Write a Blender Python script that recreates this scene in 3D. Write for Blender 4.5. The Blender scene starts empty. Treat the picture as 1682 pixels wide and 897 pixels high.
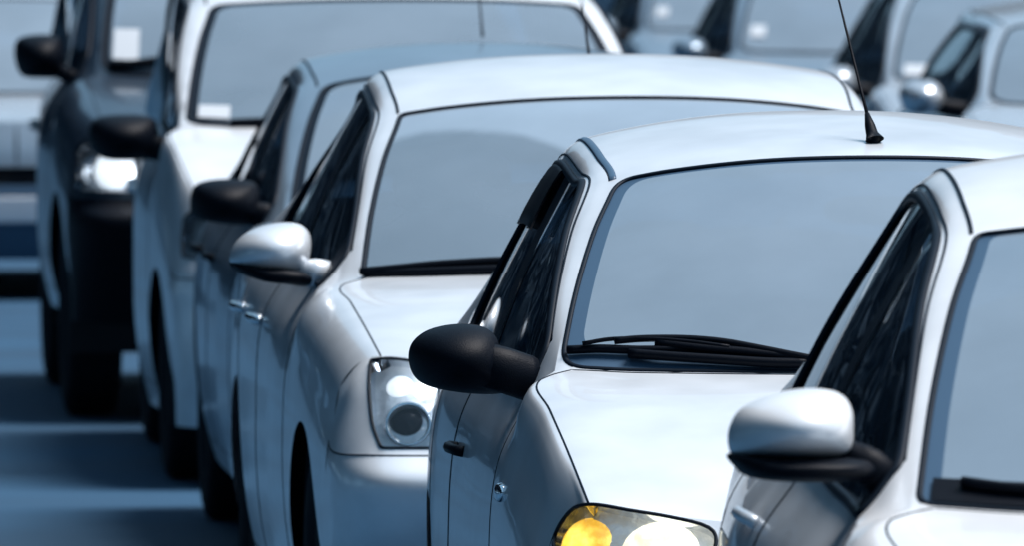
import bpy, math, random
import numpy as np
from mathutils import Vector
from mathutils.geometry import delaunay_2d_cdt
random.seed(7)

# ------------------------------------------------------------------ camera, sky, sun, exposure
scene = bpy.context.scene
COL = scene.collection
FPX, IMG_W, IMG_H = 22000.0, 1682.0, 897.0          # focal length in pixels of the photograph
CAM_H, HORIZON = 2.1, -281.0
cam_d = bpy.data.cameras.new('camera')
cam = bpy.data.objects.new('camera', cam_d)
COL.objects.link(cam)
scene.camera = cam
cam_d.sensor_width = 36.0
cam_d.lens = FPX / IMG_W * 36.0
cam_d.clip_start, cam_d.clip_end = 0.5, 3000
cam.location = (0, 0, CAM_H)
cam.rotation_euler = (math.radians(90) - math.atan((IMG_H / 2 - HORIZON) / FPX), 0, 0)
cam_d.dof.use_dof = True
cam_d.dof.focus_distance = 27.0
cam_d.dof.aperture_fstop = 11.0
cam_d.dof.aperture_blades = 8

world = bpy.data.worlds.new('World')
scene.world = world
world.use_nodes = True
wn, wl = world.node_tree.nodes, world.node_tree.links
SUN_EL, SUN_AZ = math.radians(63), math.radians(84)   # azimuth measured clockwise from +Y
sky = wn.new('ShaderNodeTexSky')
sky.sky_type = 'NISHITA'
sky.sun_disc = False
sky.sun_elevation = SUN_EL
sky.sun_rotation = SUN_AZ
sky.altitude = 100
sky.air_density, sky.dust_density, sky.ozone_density = 1.0, 0.5, 3.0
veil = wn.new('ShaderNodeMix')                         # an even sheet of thin bright cloud over the sky
veil.data_type, veil.blend_type = 'RGBA', 'MIX'
veil.inputs[0].default_value = 0.85
wtc = wn.new('ShaderNodeTexCoord')
wno = wn.new('ShaderNodeTexNoise')
wno.inputs['Scale'].default_value = 2.2
wno.inputs['Detail'].default_value = 5
wl.new(wtc.outputs['Generated'], wno.inputs['Vector'])
wrm = wn.new('ShaderNodeMapRange')
wrm.inputs['From Min'].default_value, wrm.inputs['From Max'].default_value = 0.3, 0.7
wrm.inputs['To Min'].default_value, wrm.inputs['To Max'].default_value = 0.8, 1.2
wl.new(wno.outputs['Fac'], wrm.inputs['Value'])
wvm = wn.new('ShaderNodeVectorMath')
wvm.operation = 'SCALE'
wvm.inputs[0].default_value = (3.3, 6.1, 8.8)
wl.new(wrm.outputs[0], wvm.inputs['Scale'])
wl.new(sky.outputs[0], veil.inputs[6])
wl.new(wvm.outputs[0], veil.inputs[7])
wl.new(veil.outputs[2], wn['Background'].inputs[0])
wn['Background'].inputs[1].default_value = 0.052

sun_d = bpy.data.lights.new('sun', 'SUN')
sun = bpy.data.objects.new('sun', sun_d)
COL.objects.link(sun)
sun_d.energy = 5.0
sun_d.angle = math.radians(30)
sun_d.color = (1.0, 0.945, 0.92)
sd = Vector((math.sin(SUN_AZ) * math.cos(SUN_EL), math.cos(SUN_AZ) * math.cos(SUN_EL), math.sin(SUN_EL)))
sun.rotation_euler = sd.to_track_quat('Z', 'Y').to_euler()
sun.location = (0, 0, 30)

scene.view_settings.view_transform = 'Standard'
scene.view_settings.look = 'None'
scene.view_settings.gamma = 1.0
scene.view_settings.exposure = 0.54
try:
    scene.view_settings.use_curve_mapping = False
except Exception:
    pass
scene.cycles.max_bounces = 8
scene.cycles.transparent_max_bounces = 12

# ------------------------------------------------------------------ materials
def mat(name, base, rough=0.5, metal=0.0, coat=0.0, spec=0.5, noise=0.0, nscale=6.0, bump=0.0, bscale=200.0, emit=None, estr=0.0, dust=0.0, coat_rough=0.03, coat_ior=1.5):
    m = bpy.data.materials.new(name)
    m.use_nodes = True
    nt = m.node_tree
    b = nt.nodes['Principled BSDF']
    b.inputs['Base Color'].default_value = (*base, 1)
    b.inputs['Roughness'].default_value = rough
    b.inputs['Metallic'].default_value = metal
    b.inputs['Coat Weight'].default_value = coat
    b.inputs['Coat Roughness'].default_value = coat_rough
    b.inputs['Coat IOR'].default_value = coat_ior
    b.inputs['Specular IOR Level'].default_value = spec
    if emit:
        b.inputs['Emission Color'].default_value = (*emit, 1)
        b.inputs['Emission Strength'].default_value = estr
    tc = nt.nodes.new('ShaderNodeTexCoord')
    last = None
    if noise:
        n = nt.nodes.new('ShaderNodeTexNoise')
        n.inputs['Scale'].default_value = nscale
        n.inputs['Detail'].default_value = 6
        nt.links.new(tc.outputs['Object'], n.inputs['Vector'])
        r = nt.nodes.new('ShaderNodeMapRange')
        r.inputs['From Min'].default_value, r.inputs['From Max'].default_value = 0.3, 0.7
        r.inputs['To Min'].default_value, r.inputs['To Max'].default_value = 1 - noise, 1 + noise
        nt.links.new(n.outputs['Fac'], r.inputs['Value'])
        mx = nt.nodes.new('ShaderNodeMix')
        mx.data_type, mx.blend_type = 'RGBA', 'MULTIPLY'
        mx.inputs[0].default_value = 1
        mx.inputs[6].default_value = (*base, 1)
        nt.links.new(r.outputs[0], mx.inputs[7])
        last = mx.outputs[2]
        nt.links.new(last, b.inputs['Base Color'])
        rr = nt.nodes.new('ShaderNodeMapRange')
        rr.inputs['To Min'].default_value, rr.inputs['To Max'].default_value = max(0, rough * (1 - noise)), rough * (1 + noise)
        nt.links.new(n.outputs['Fac'], rr.inputs['Value'])
        nt.links.new(rr.outputs[0], b.inputs['Roughness'])
    if dust:                                               # road film splashed up the lower body
        sx = nt.nodes.new('ShaderNodeSeparateXYZ')
        nt.links.new(tc.outputs['Object'], sx.inputs[0])
        n2 = nt.nodes.new('ShaderNodeTexNoise')
        n2.inputs['Scale'].default_value = 5
        n2.inputs['Detail'].default_value = 8
        nt.links.new(tc.outputs['Object'], n2.inputs['Vector'])
        ad = nt.nodes.new('ShaderNodeMath')
        ad.operation = 'MULTIPLY_ADD'
        ad.inputs[1].default_value = 0.5
        nt.links.new(n2.outputs['Fac'], ad.inputs[0])
        nt.links.new(sx.outputs['Z'], ad.inputs[2])
        r2 = nt.nodes.new('ShaderNodeMapRange')
        r2.inputs['From Min'].default_value, r2.inputs['From Max'].default_value = 0.85, 0.35
        r2.inputs['To Min'].default_value, r2.inputs['To Max'].default_value = 0.0, dust
        nt.links.new(ad.outputs[0], r2.inputs['Value'])
        m2 = nt.nodes.new('ShaderNodeMix')
        m2.data_type = 'RGBA'
        nt.links.new(r2.outputs[0], m2.inputs[0])
        if last:
            nt.links.new(last, m2.inputs[6])
        else:
            m2.inputs[6].default_value = (*base, 1)
        m2.inputs[7].default_value = (0.05, 0.085, 0.13, 1)
        nt.links.new(m2.outputs[2], b.inputs['Base Color'])
    if bump:
        n3 = nt.nodes.new('ShaderNodeTexNoise')
        n3.inputs['Scale'].default_value = bscale
        n3.inputs['Detail'].default_value = 4
        nt.links.new(tc.outputs['Object'], n3.inputs['Vector'])
        bp = nt.nodes.new('ShaderNodeBump')
        bp.inputs['Strength'].default_value = bump
        bp.inputs['Distance'].default_value = 0.01
        nt.links.new(n3.outputs['Fac'], bp.inputs['Height'])
        nt.links.new(bp.outputs[0], b.inputs['Normal'])
    return m

def glass(name, ior, tint, rough=0.0, film=0.0, sheen_col=(0.2, 0.27, 0.34), wiped=None):
    """clear pane: Fresnel reflection over tinted see-through glass, with a diffuse film whose colour stands in for sky reflection"""
    m = bpy.data.materials.new(name)
    m.use_nodes = True
    nt = m.node_tree
    nt.nodes.remove(nt.nodes['Principled BSDF'])
    out = nt.nodes['Material Output']
    fr = nt.nodes.new('ShaderNodeFresnel')
    fr.inputs['IOR'].default_value = ior
    gl = nt.nodes.new('ShaderNodeBsdfGlossy')
    gl.inputs['Roughness'].default_value = rough
    gl.inputs['Color'].default_value = (1, 1, 1, 1)
    tr = nt.nodes.new('ShaderNodeBsdfTransparent')
    tr.inputs['Color'].default_value = (*tint, 1)
    df = nt.nodes.new('ShaderNodeBsdfDiffuse')
    df.inputs['Color'].default_value = (*sheen_col, 1)
    m0 = nt.nodes.new('ShaderNodeMixShader')
    m1 = nt.nodes.new('ShaderNodeMixShader')
    tc = nt.nodes.new('ShaderNodeTexCoord')
    n = nt.nodes.new('ShaderNodeTexNoise')
    n.inputs['Scale'].default_value = 3.0
    n.inputs['Detail'].default_value = 7
    nt.links.new(tc.outputs['Object'], n.inputs['Vector'])
    r = nt.nodes.new('ShaderNodeMapRange')
    r.inputs['From Min'].default_value, r.inputs['From Max'].default_value = 0.3, 0.7
    r.inputs['To Min'].default_value, r.inputs['To Max'].default_value = film * 0.9, film * 1.1
    nt.links.new(n.outputs['Fac'], r.inputs['Value'])
    if wiped:                                              # film is thinner inside rounded arcs, denser outside them
        sx = nt.nodes.new('ShaderNodeSeparateXYZ')
        nt.links.new(tc.outputs['Object'], sx.inputs[0])
        def op(kind, a, b=None):
            k = nt.nodes.new('ShaderNodeMath')
            k.operation = kind
            for i, q in enumerate((a, b)):
                if q is None:
                    continue
                if isinstance(q, (int, float)):
                    k.inputs[i].default_value = q
                else:
                    nt.links.new(q, k.inputs[i])
            return k.outputs[0]
        best = None
        for x0, z0, rx, rz in wiped:
            ex = op('POWER', op('ABSOLUTE', op('DIVIDE', op('SUBTRACT', sx.outputs['X'], x0), rx)), 2.6)
            ez = op('POWER', op('ABSOLUTE', op('DIVIDE', op('SUBTRACT', sx.outputs['Z'], z0), rz)), 2.6)
            d = op('ADD', ex, ez)
            best = d if best is None else op('MINIMUM', best, d)
        n4 = op('MULTIPLY', op('SUBTRACT', n.outputs['Fac'], 0.5), 0.35)
        rw = nt.nodes.new('ShaderNodeMapRange')
        rw.interpolation_type = 'SMOOTHSTEP'
        rw.inputs['From Min'].default_value, rw.inputs['From Max'].default_value = 0.9, 1.1
        rw.inputs['To Min'].default_value, rw.inputs['To Max'].default_value = 0.62, 1.12
        nt.links.new(op('ADD', best, n4), rw.inputs['Value'])
        nt.links.new(op('MULTIPLY', r.outputs[0], rw.outputs[0]), m0.inputs[0])
    else:
        nt.links.new(r.outputs[0], m0.inputs[0])
    nt.links.new(tr.outputs[0], m0.inputs[1])
    nt.links.new(df.outputs[0], m0.inputs[2])
    nt.links.new(fr.outputs[0], m1.inputs[0])
    nt.links.new(m0.outputs[0], m1.inputs[1])
    nt.links.new(gl.outputs[0], m1.inputs[2])
    nt.links.new(m1.outputs[0], out.inputs[0])
    return m

M = {}
def paint(key, base, metal=0.0, rough=0.25, dust=0.3, coat=0.5):
    M[key] = mat('paint_' + key, base, rough, metal, coat=coat, noise=0.09, nscale=5, dust=dust)
paint('white', (0.70, 0.73, 0.76), 0.15, 0.32)
paint('pearl', (0.60, 0.65, 0.70), 0.2, 0.32)
paint('silver', (0.66, 0.71, 0.76), 0.3, 0.32)
paint('steel', (0.21, 0.28, 0.35), 0.5, 0.3, coat=0.5)
paint('ivory', (0.68, 0.72, 0.76), 0.2, 0.32)
paint('navy', (0.010, 0.022, 0.040), 0.0, 0.4, dust=0.1, coat=0.6)
paint('pale', (0.42, 0.48, 0.54), 0.4)
paint('mist', (0.62, 0.67, 0.72), 0.6)
M['black_plastic'] = mat('black_plastic', (0.0012, 0.003, 0.007), 0.5, spec=0.09, bump=0.15, bscale=350)
M['rubber'] = mat('rubber', (0.003, 0.008, 0.016), 0.55, spec=0.12)
M['seal_grey'] = mat('seal_grey', (0.035, 0.075, 0.13), 0.4, spec=0.4)
M['tyre'] = mat('tyre', (0.005, 0.009, 0.015), 0.8, spec=0.15, noise=0.2, nscale=20, bump=0.3, bscale=90)
M['rim'] = mat('rim', (0.16, 0.20, 0.25), 0.35, 0.8, noise=0.15, nscale=12)
M['dark'] = mat('dark', (0.006, 0.009, 0.014), 0.8)
M['chrome'] = mat('chrome', (0.75, 0.78, 0.82), 0.12, 1.0)
M['reflector'] = mat('reflector', (0.90, 0.92, 0.94), 0.3, 0.35, bump=0.5, bscale=45)
M['cloth'] = mat('cloth', (0.035, 0.048, 0.065), 0.9, noise=0.2, nscale=30)
M['dash'] = mat('dash', (0.018, 0.026, 0.036), 0.7)
M['liner'] = mat('liner', (0.30, 0.33, 0.37), 0.9)
M['plate_white'] = mat('plate_white', (0.55, 0.60, 0.66), 0.4)
M['plate_ink'] = mat('plate_ink', (0.02, 0.03, 0.05), 0.5)
M['paper'] = mat('paper', (0.46, 0.51, 0.56), 0.6)
M['lamp_black'] = mat('lamp_black', (0.004, 0.007, 0.014), 0.25, spec=0.15)
M['added_glow'] = mat('added_glow', (0.9, 0.92, 0.95), 0.3, emit=(0.86, 0.94, 1.0), estr=0.6)  # glow added to whiten headlamps that are not plainly lit
def lit(name, core, edge, s0, s1, scale):
    """glowing lamp lens with the ripples of its moulded glass"""
    m = mat(name, core, 0.25, coat=0.5, bump=0.5, bscale=70)
    nt = m.node_tree
    b = nt.nodes['Principled BSDF']
    tc = nt.nodes.new('ShaderNodeTexCoord')
    v = nt.nodes.new('ShaderNodeTexNoise')
    v.inputs['Scale'].default_value = scale
    v.inputs['Detail'].default_value = 3
    nt.links.new(tc.outputs['Object'], v.inputs['Vector'])
    r = nt.nodes.new('ShaderNodeMapRange')
    r.inputs['From Min'].default_value, r.inputs['From Max'].default_value = 0.35, 0.65
    nt.links.new(v.outputs['Fac'], r.inputs['Value'])
    mx = nt.nodes.new('ShaderNodeMix')
    mx.data_type = 'RGBA'
    mx.inputs[6].default_value = (*edge, 1)
    mx.inputs[7].default_value = (*core, 1)
    nt.links.new(r.outputs[0], mx.inputs[0])
    nt.links.new(mx.outputs[2], b.inputs['Emission Color'])
    r2 = nt.nodes.new('ShaderNodeMapRange')
    r2.inputs['To Min'].default_value, r2.inputs['To Max'].default_value = s0, s1
    nt.links.new(r.outputs[0], r2.inputs['Value'])
    nt.links.new(r2.outputs[0], b.inputs['Emission Strength'])
    return m
M['amber_lit'] = lit('amber_lit', (1.0, 0.80, 0.16), (1.0, 0.46, 0.02), 0.55, 1.15, 22)
M['head_lit'] = lit('head_lit', (1.0, 0.96, 0.82), (1.0, 0.86, 0.55), 0.6, 1.15, 26)
M['pane'] = glass('side_glass', 1.5, (0.22, 0.28, 0.34), rough=0.03, film=0.07, sheen_col=(0.10, 0.17, 0.25))
M['lens'] = glass('lens_glass', 1.5, (0.93, 0.95, 0.97), film=0.02)

# ------------------------------------------------------------------ mesh helpers
def link(name, me, m, parent):
    o = bpy.data.objects.new(name, me)
    COL.objects.link(o)
    if m is not None:
        me.materials.clear()
        me.materials.append(M[m] if isinstance(m, str) else m)
    if parent is not None:
        o.parent = parent
    return o

def mk(name, V, F, m, parent=None, smooth=True, normals=None):
    me = bpy.data.meshes.new(name)
    me.from_pydata([tuple(map(float, v)) for v in V], [], [tuple(f) for f in F])
    if smooth:
        me.polygons.foreach_set('use_smooth', [True] * len(me.polygons))
    me.update()
    if normals is not None:
        me.normals_split_custom_set_from_vertices([tuple(map(float, n)) for n in normals])
    return link(name, me, m, parent)

def join(parts):
    V, F = [], []
    for v, f in parts:
        o = len(V)
        V += [tuple(p) for p in v]
        F += [tuple(i + o for i in q) for q in f]
    return V, F

def tube(pts, r, seg=8, closed=False, flat=1.0, nrm=None):
    """swept tube; r = number or per-point list; with nrm the section is an ellipse: r across, r*flat along nrm"""
    P = [np.array(p, float) for p in pts]
    n = len(P)
    rr = r if isinstance(r, (list, tuple)) else [r] * n
    V, F = [], []
    up = np.array((0, 0, 1.0))
    for i in range(n):
        a = P[(i - 1) % n] if (closed or i > 0) else P[i]
        b = P[(i + 1) % n] if (closed or i < n - 1) else P[i]
        t = b - a
        t /= (np.linalg.norm(t) + 1e-12)
        if nrm is not None:
            N = np.array(nrm[i], float)
        else:
            N = up if abs(t @ up) < 0.95 else np.array((0, 1.0, 0))
        B = np.cross(t, N)
        B /= (np.linalg.norm(B) + 1e-12)
        N = np.cross(B, t)
        for k in range(seg):
            an = 2 * math.pi * k / seg
            V.append(P[i] + B * math.cos(an) * rr[i] + N * math.sin(an) * rr[i] * flat)
    m = n if closed else n - 1
    for i in range(m):
        for k in range(seg):
            a, b = i * seg + k, i * seg + (k + 1) % seg
            c, d = ((i + 1) % n) * seg + (k + 1) % seg, ((i + 1) % n) * seg + k
            F.append((a, b, c, d))
    if not closed:
        F.append(tuple(range(seg))[::-1])
        F.append(tuple(range((n - 1) * seg, n * seg)))
    return V, F

def lathe(profile, seg=32, axis='x'):
    """profile of (radius, along) swept round an axis"""
    V, F = [], []
    n = len(profile)
    for k in range(seg):
        a = 2 * math.pi * k / seg
        for r, h in profile:
            c, s = r * math.cos(a), r * math.sin(a)
            V.append((h, c, s) if axis == 'x' else ((c, h, s) if axis == 'y' else (c, s, h)))
    for k in range(seg):
        for i in range(n - 1):
            a, b = k * n + i, k * n + i + 1
            c, d = ((k + 1) % seg) * n + i + 1, ((k + 1) % seg) * n + i
            F.append((a, b, c, d))
    return V, F

def rbox(cx, cy, cz, sx, sy, sz, p=4.0, nu=14, nv=8, bend=None):
    """rounded box (superellipsoid)"""
    V, F = [], []
    def sg(v, e):
        return math.copysign(abs(v) ** e, v)
    e = 2.0 / p
    for j in range(nv + 1):
        ph = -math.pi / 2 + math.pi * j / nv
        for i in range(nu):
            th = 2 * math.pi * i / nu
            x = sg(math.cos(ph), e) * sg(math.cos(th), e) * sx / 2
            y = sg(math.cos(ph), e) * sg(math.sin(th), e) * sy / 2
            z = sg(math.sin(ph), e) * sz / 2
            if bend:
                x, y, z = bend(x, y, z)
            V.append((cx + x, cy + y, cz + z))
    for j in range(nv):
        for i in range(nu):
            F.append((j * nu + i, j * nu + (i + 1) % nu, (j + 1) * nu + (i + 1) % nu, (j + 1) * nu + i))
    return V, F

def dome(outline, depth, rings=7, power=2.2, back=0.0, centre=None):
    """solid with a front-view outline [(x, z)] bulging towards the front (-y) by depth and closed by a flat back"""
    n = len(outline)
    if centre is None:
        centre = (sum(p[0] for p in outline) / n, sum(p[1] for p in outline) / n)
    V, F = [], []
    rx = (max(p[0] for p in outline) - min(p[0] for p in outline)) / 2
    rz = (max(p[1] for p in outline) - min(p[1] for p in outline)) / 2
    for k in range(rings):
        t = math.sin(k / rings * math.pi / 2)
        s = max(0.02, (1 - t ** power) ** (1 / power)) if t > 0 else 1.0
        k2 = t ** 2.2
        for x, z in outline:
            dx, dz = x - centre[0], z - centre[1]
            an = math.atan2(dz / rz, dx / rx)
            ex, ez = rx * math.cos(an), rz * math.sin(an)
            V.append((centre[0] + lerp(dx, ex, k2) * s, back - depth * t, centre[1] + lerp(dz, ez, k2) * s))
    for k in range(rings - 1):
        for i in range(n):
            F.append((k * n + i, k * n + (i + 1) % n, (k + 1) * n + (i + 1) % n, (k + 1) * n + i))
    F.append(tuple(range(n)))
    V.append((centre[0], back - depth, centre[1]))
    F += [((rings - 1) * n + i, (rings - 1) * n + (i + 1) % n, rings * n) for i in range(n)]
    return V, F

def smooth_loop(pts, n=6):
    """closed Catmull-Rom through points"""
    P = np.array(pts, float)
    N = len(P)
    out = []
    for i in range(N):
        p0, p1, p2, p3 = P[i - 1], P[i], P[(i + 1) % N], P[(i + 2) % N]
        for k in range(n):
            t = k / n
            out.append(tuple(0.5 * ((2 * p1) + (-p0 + p2) * t + (2 * p0 - 5 * p1 + 4 * p2 - p3) * t * t + (-p0 + 3 * p1 - 3 * p2 + p3) * t ** 3)))
    return out

def smooth_line(pts, n=6):
    P = [np.array(p, float) for p in pts]
    P = [2 * P[0] - P[1]] + P + [2 * P[-1] - P[-2]]
    out = []
    for i in range(1, len(P) - 2):
        p0, p1, p2, p3 = P[i - 1], P[i], P[i + 1], P[i + 2]
        for k in range(n):
            t = k / n
            out.append(0.5 * ((2 * p1) + (-p0 + p2) * t + (2 * p0 - 5 * p1 + 4 * p2 - p3) * t * t + (-p0 + 3 * p1 - 3 * p2 + p3) * t ** 3))
    out.append(P[-2])
    return out

def hermite(Q, t, K):
    """Q: (N, n, 3) points per line, t: (N,) position in index units, K: (N, n) crease amount at each point"""
    N, n, _ = Q.shape
    d = np.linalg.norm(Q[:, 1:] - Q[:, :-1], axis=2) ** 0.7 + 1e-5
    s = (Q[:, 1:] - Q[:, :-1]) / d[:, :, None]
    TL = np.empty_like(Q)
    TR = np.empty_like(Q)
    a, b = d[:, :-1, None], d[:, 1:, None]
    mid = (s[:, :-1] * b + s[:, 1:] * a) / (a + b)
    k = K[:, 1:-1, None]
    TL[:, 1:-1] = mid * (1 - k) + s[:, :-1] * k
    TR[:, 1:-1] = mid * (1 - k) + s[:, 1:] * k
    TL[:, 0] = TR[:, 0] = 1.5 * s[:, 0] - 0.5 * TL[:, 1]
    TL[:, -1] = TR[:, -1] = 1.5 * s[:, -1] - 0.5 * TR[:, -2]
    i = np.clip(np.floor(t).astype(int), 0, n - 2)
    x = (t - i)[:, None]
    r = np.arange(N)
    dd = d[r, i][:, None]
    p0, p1, m0, m1 = Q[r, i], Q[r, i + 1], TR[r, i] * dd, TL[r, i + 1] * dd
    return (2 * x**3 - 3 * x**2 + 1) * p0 + (x**3 - 2 * x**2 + x) * m0 + (-2 * x**3 + 3 * x**2) * p1 + (x**3 - x**2) * m1

class Surf:
    """smooth surface through a grid G[i][j]; i runs along u, j along v; the last v row is the car's centre line"""
    def __init__(self, G, KU=None, KV=None):
        self.G = np.array(G, float)
        self.ni, self.nj = self.G.shape[:2]
        self.KU = np.zeros((self.ni, self.nj)) if KU is None else np.array(KU, float)
        self.KV = np.zeros((self.ni, self.nj)) if KV is None else np.array(KV, float)
    def __call__(self, uv):
        uv = np.atleast_2d(np.array(uv, float))
        u = np.clip(uv[:, 0], 0, self.ni - 1)
        v = np.clip(uv[:, 1], 0, self.nj - 1)
        N = len(u)
        if N > 1500:
            return np.concatenate([self(uv[k:k + 1500]) for k in range(0, N, 1500)])
        Q = np.empty((N, self.nj + 1, 3))
        L = np.broadcast_to(self.G.transpose(1, 0, 2)[None], (N, self.nj, self.ni, 3)).reshape(-1, self.ni, 3)
        KK = np.broadcast_to(self.KU.T[None], (N, self.nj, self.ni)).reshape(-1, self.ni)
        Q[:, :self.nj] = hermite(L, np.repeat(u, self.nj), KK).reshape(N, self.nj, 3)
        Q[:, self.nj] = Q[:, self.nj - 2] * (-1, 1, 1)
        i0 = np.clip(np.floor(u).astype(int), 0, self.ni - 2)
        f = (u - i0)[:, None]
        K = self.KV[i0] * (1 - f) + self.KV[i0 + 1] * f
        K = np.concatenate([K, np.zeros((N, 1))], axis=1)
        return hermite(Q, v, K)
    def normal(self, uv, e=0.02):
        uv = np.atleast_2d(np.array(uv, float))
        du, dv = np.array((e, 0)), np.array((0, e))
        lo_u, hi_u = np.clip(uv - du, 0, [self.ni - 1, self.nj - 1]), np.clip(uv + du, 0, [self.ni - 1, self.nj - 1])
        lo_v, hi_v = np.clip(uv - dv, 0, [self.ni - 1, self.nj - 1]), np.clip(uv + dv, 0, [self.ni - 1, self.nj - 1])
        n = np.cross(self(hi_v) - self(lo_v), self(hi_u) - self(lo_u))
        return n / (np.linalg.norm(n, axis=1)[:, None] + 1e-12)
    def table(self, k=8):
        if not hasattr(self, '_t') :
            us, vs = np.meshgrid(np.linspace(0, self.ni - 1, (self.ni - 1) * k + 1), np.linspace(0, self.nj - 1, (self.nj - 1) * k + 1), indexing='ij')
            uv = np.stack([us.ravel(), vs.ravel()], 1)
            self._t = (uv, self(uv))
        return self._t
    def find(self, target, proj, box=None):
        """(u, v) whose projection proj(P) -> (N, 2) is nearest to target"""
        uv, P = self.table()
        q = proj(P)
        dd = ((q - np.array(target)) ** 2).sum(1)
        if box is not None:
            bad = (uv[:, 0] < box[0]) | (uv[:, 0] > box[1]) | (uv[:, 1] < box[2]) | (uv[:, 1] > box[3])
            dd = np.where(bad, 1e18, dd)
        x = uv[np.argmin(dd)].copy()
        e = 0.01
        best, bd = x.copy(), dd.min()
        for _ in range(5):
            c = proj(self([x, x + (e, 0), x + (0, e)]))
            J = np.stack([(c[1] - c[0]) / e, (c[2] - c[0]) / e], 1)
            try:
                st = np.linalg.lstsq(J, np.array(target) - c[0], rcond=None)[0]
            except Exception:
                break
            x = x + np.clip(st, -0.3, 0.3)
            if box is not None:
                x = np.clip(x, [box[0], box[2]], [box[1], box[3]])
            x = np.clip(x, 0, [self.ni - 1, self.nj - 1])
            d2 = ((proj(self([x]))[0] - np.array(target)) ** 2).sum()
            if d2 < bd:
                best, bd = x.copy(), d2
        return best

def round_poly(pts, rad, n=6):
    """polygon with corners cut by quadratic curves; rad = (ru, rv) per corner or one pair"""
    P = [np.array(p, float) for p in pts]
    out = []
    N = len(P)
    for i in range(N):
        r = rad[i] if isinstance(rad, list) else rad
        a, b, c = P[i - 1], P[i], P[(i + 1) % N]
        if r == 0 or r is None:
            out.append(b)
            continue
        def cut(q):
            d = q - b
            s = min(0.5, 1.0 / (math.sqrt((d[0] / r[0]) ** 2 + (d[1] / r[1]) ** 2) + 1e-9))
            return b + d * s
        p, q = cut(a), cut(c)
        for k in range(n + 1):
            t = k / n
            out.append(p * (1 - t) ** 2 + 2 * b * t * (1 - t) + q * t * t)
    return out

def densify(pts, step=0.12, closed=True):
    out = []
    N = len(pts)
    for i in range(N if closed else N - 1):
        a, b = np.array(pts[i], float), np.array(pts[(i + 1) % N], float)
        k = max(1, int(np.ceil(np.abs(b - a).max() / step)))
        for j in range(k):
            out.append(a + (b - a) * j / k)
    if not closed:
        out.append(np.array(pts[-1], float))
    return out

def inside(poly, P):
    x, y = P[:, 0], P[:, 1]
    c = np.zeros(len(P), bool)
    q = np.array(poly)
    for i in range(len(q)):
        x1, y1 = q[i - 1]
        x2, y2 = q[i]
        if y1 == y2:
            continue
        m = ((y1 > y) != (y2 > y)) & (x < (x2 - x1) * (y - y1) / (y2 - y1) + x1)
        c ^= m
    return c

def panels(S, polys, nu, nv, default='body'):
    """cut the surface's parameter domain by named polygons; returns {name: (verts, faces, normals)} for the x<0 half"""
    mu, mv = S.ni - 1, S.nj - 1
    V, Ed = [], []
    def add(loop):
        o = len(V)
        V.extend([tuple(np.clip(p, 0, (mu, mv))) for p in loop])
        Ed.extend([(o + i, o + (i + 1) % len(loop)) for i in range(len(loop))])
    add(densify([(0, 0), (mu, 0), (mu, mv), (0, mv)], 1.0 / max(nu, nv)))
    loops = []
    for name, p in polys:
        lp = [np.clip(q, 0, (mu, mv)) for q in densify(p, 0.14)]
        loops.append((name, lp))
        add(lp)
    B = np.array(V)
    gu, gv = np.meshgrid(np.linspace(0, mu, mu * nu + 1)[1:-1], np.linspace(0, mv, mv * nv + 1)[1:-1], indexing='ij')
    Gp = np.stack([gu.ravel(), gv.ravel()], 1)
    keep = []
    Bs = B * (nu, nv)
    for k in range(0, len(Gp), 400):
        q = Gp[k:k + 400] * (nu, nv)
        d2 = (q ** 2).sum(1)[:, None] + (Bs ** 2).sum(1)[None] - 2 * q @ Bs.T
        keep += [tuple(p) for p in Gp[k:k + 400][d2.min(1) > 0.12]]
    vs = [Vector(p) for p in V + keep]
    r = delaunay_2d_cdt(vs, Ed, [], 0, 1e-5)
    uv = np.array([tuple(p) for p in r[0]])
    tri = np.array([tuple(f) for f in r[2] if len(f) == 3])
    cen = uv[tri].mean(1)
    lab = np.full(len(tri), -1)
    for k, (name, lp) in enumerate(loops):
        m = inside(lp, cen) & (lab < 0)
        lab[m] = k
    P = S(uv)
    res = {}
    for k in [-1] + list(range(len(loops))):
        name = default if k < 0 else loops[k][0]
        if name is None:
            continue
        t = tri[lab == k]
        if not len(t):
            continue
        acc, cnt = np.zeros((len(uv), 2)), np.zeros(len(uv))
        for c in range(3):
            np.add.at(acc, t[:, c], cen[lab == k])
            np.add.at(cnt, t[:, c], 1)
        used = np.where(cnt > 0)[0]
        mp = -np.ones(len(uv), int)
        mp[used] = np.arange(len(used))
        c2 = acc[used] / cnt[used][:, None]
        d = c2 - uv[used]
        q = uv[used] + d * np.minimum(1.0, 0.06 / (np.abs(d).max(1)[:, None] + 1e-9))
        nr = S.normal(q)
        t2 = mp[t]
        Pv = P[used]
        g = np.cross(Pv[t2[:, 1]] - Pv[t2[:, 0]], Pv[t2[:, 2]] - Pv[t2[:, 0]])
        ok = np.linalg.norm(g, axis=1) > 1e-12
        flip = (g * nr[t2[:, 0]]).sum(1) < 0
        t2[flip] = t2[flip][:, ::-1]
        t2 = t2[ok]
        if name in res:
            o = len(res[name][0])
            res[name] = (np.concatenate([res[name][0], Pv]), np.concatenate([res[name][1], t2 + o]), np.concatenate([res[name][2], nr]))
        else:
            res[name] = (Pv, t2, nr)
    return res

FLIP = np.array((-1.0, 1, 1))
def both(pn):
    V, F, N = pn
    o = len(V)
    return np.concatenate([V, V * FLIP]), np.concatenate([F, F[:, ::-1] + o]), np.concatenate([N, N * FLIP])
def mirrored(pn):
    return pn[0] * FLIP, pn[1][:, ::-1], pn[2] * FLIP
def inset(pn, d):
    return pn[0] - pn[2] * d, pn[1], pn[2]

# ------------------------------------------------------------------ the car builder
def lerp(a, b, t):
    return a + (b - a) * t

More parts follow.
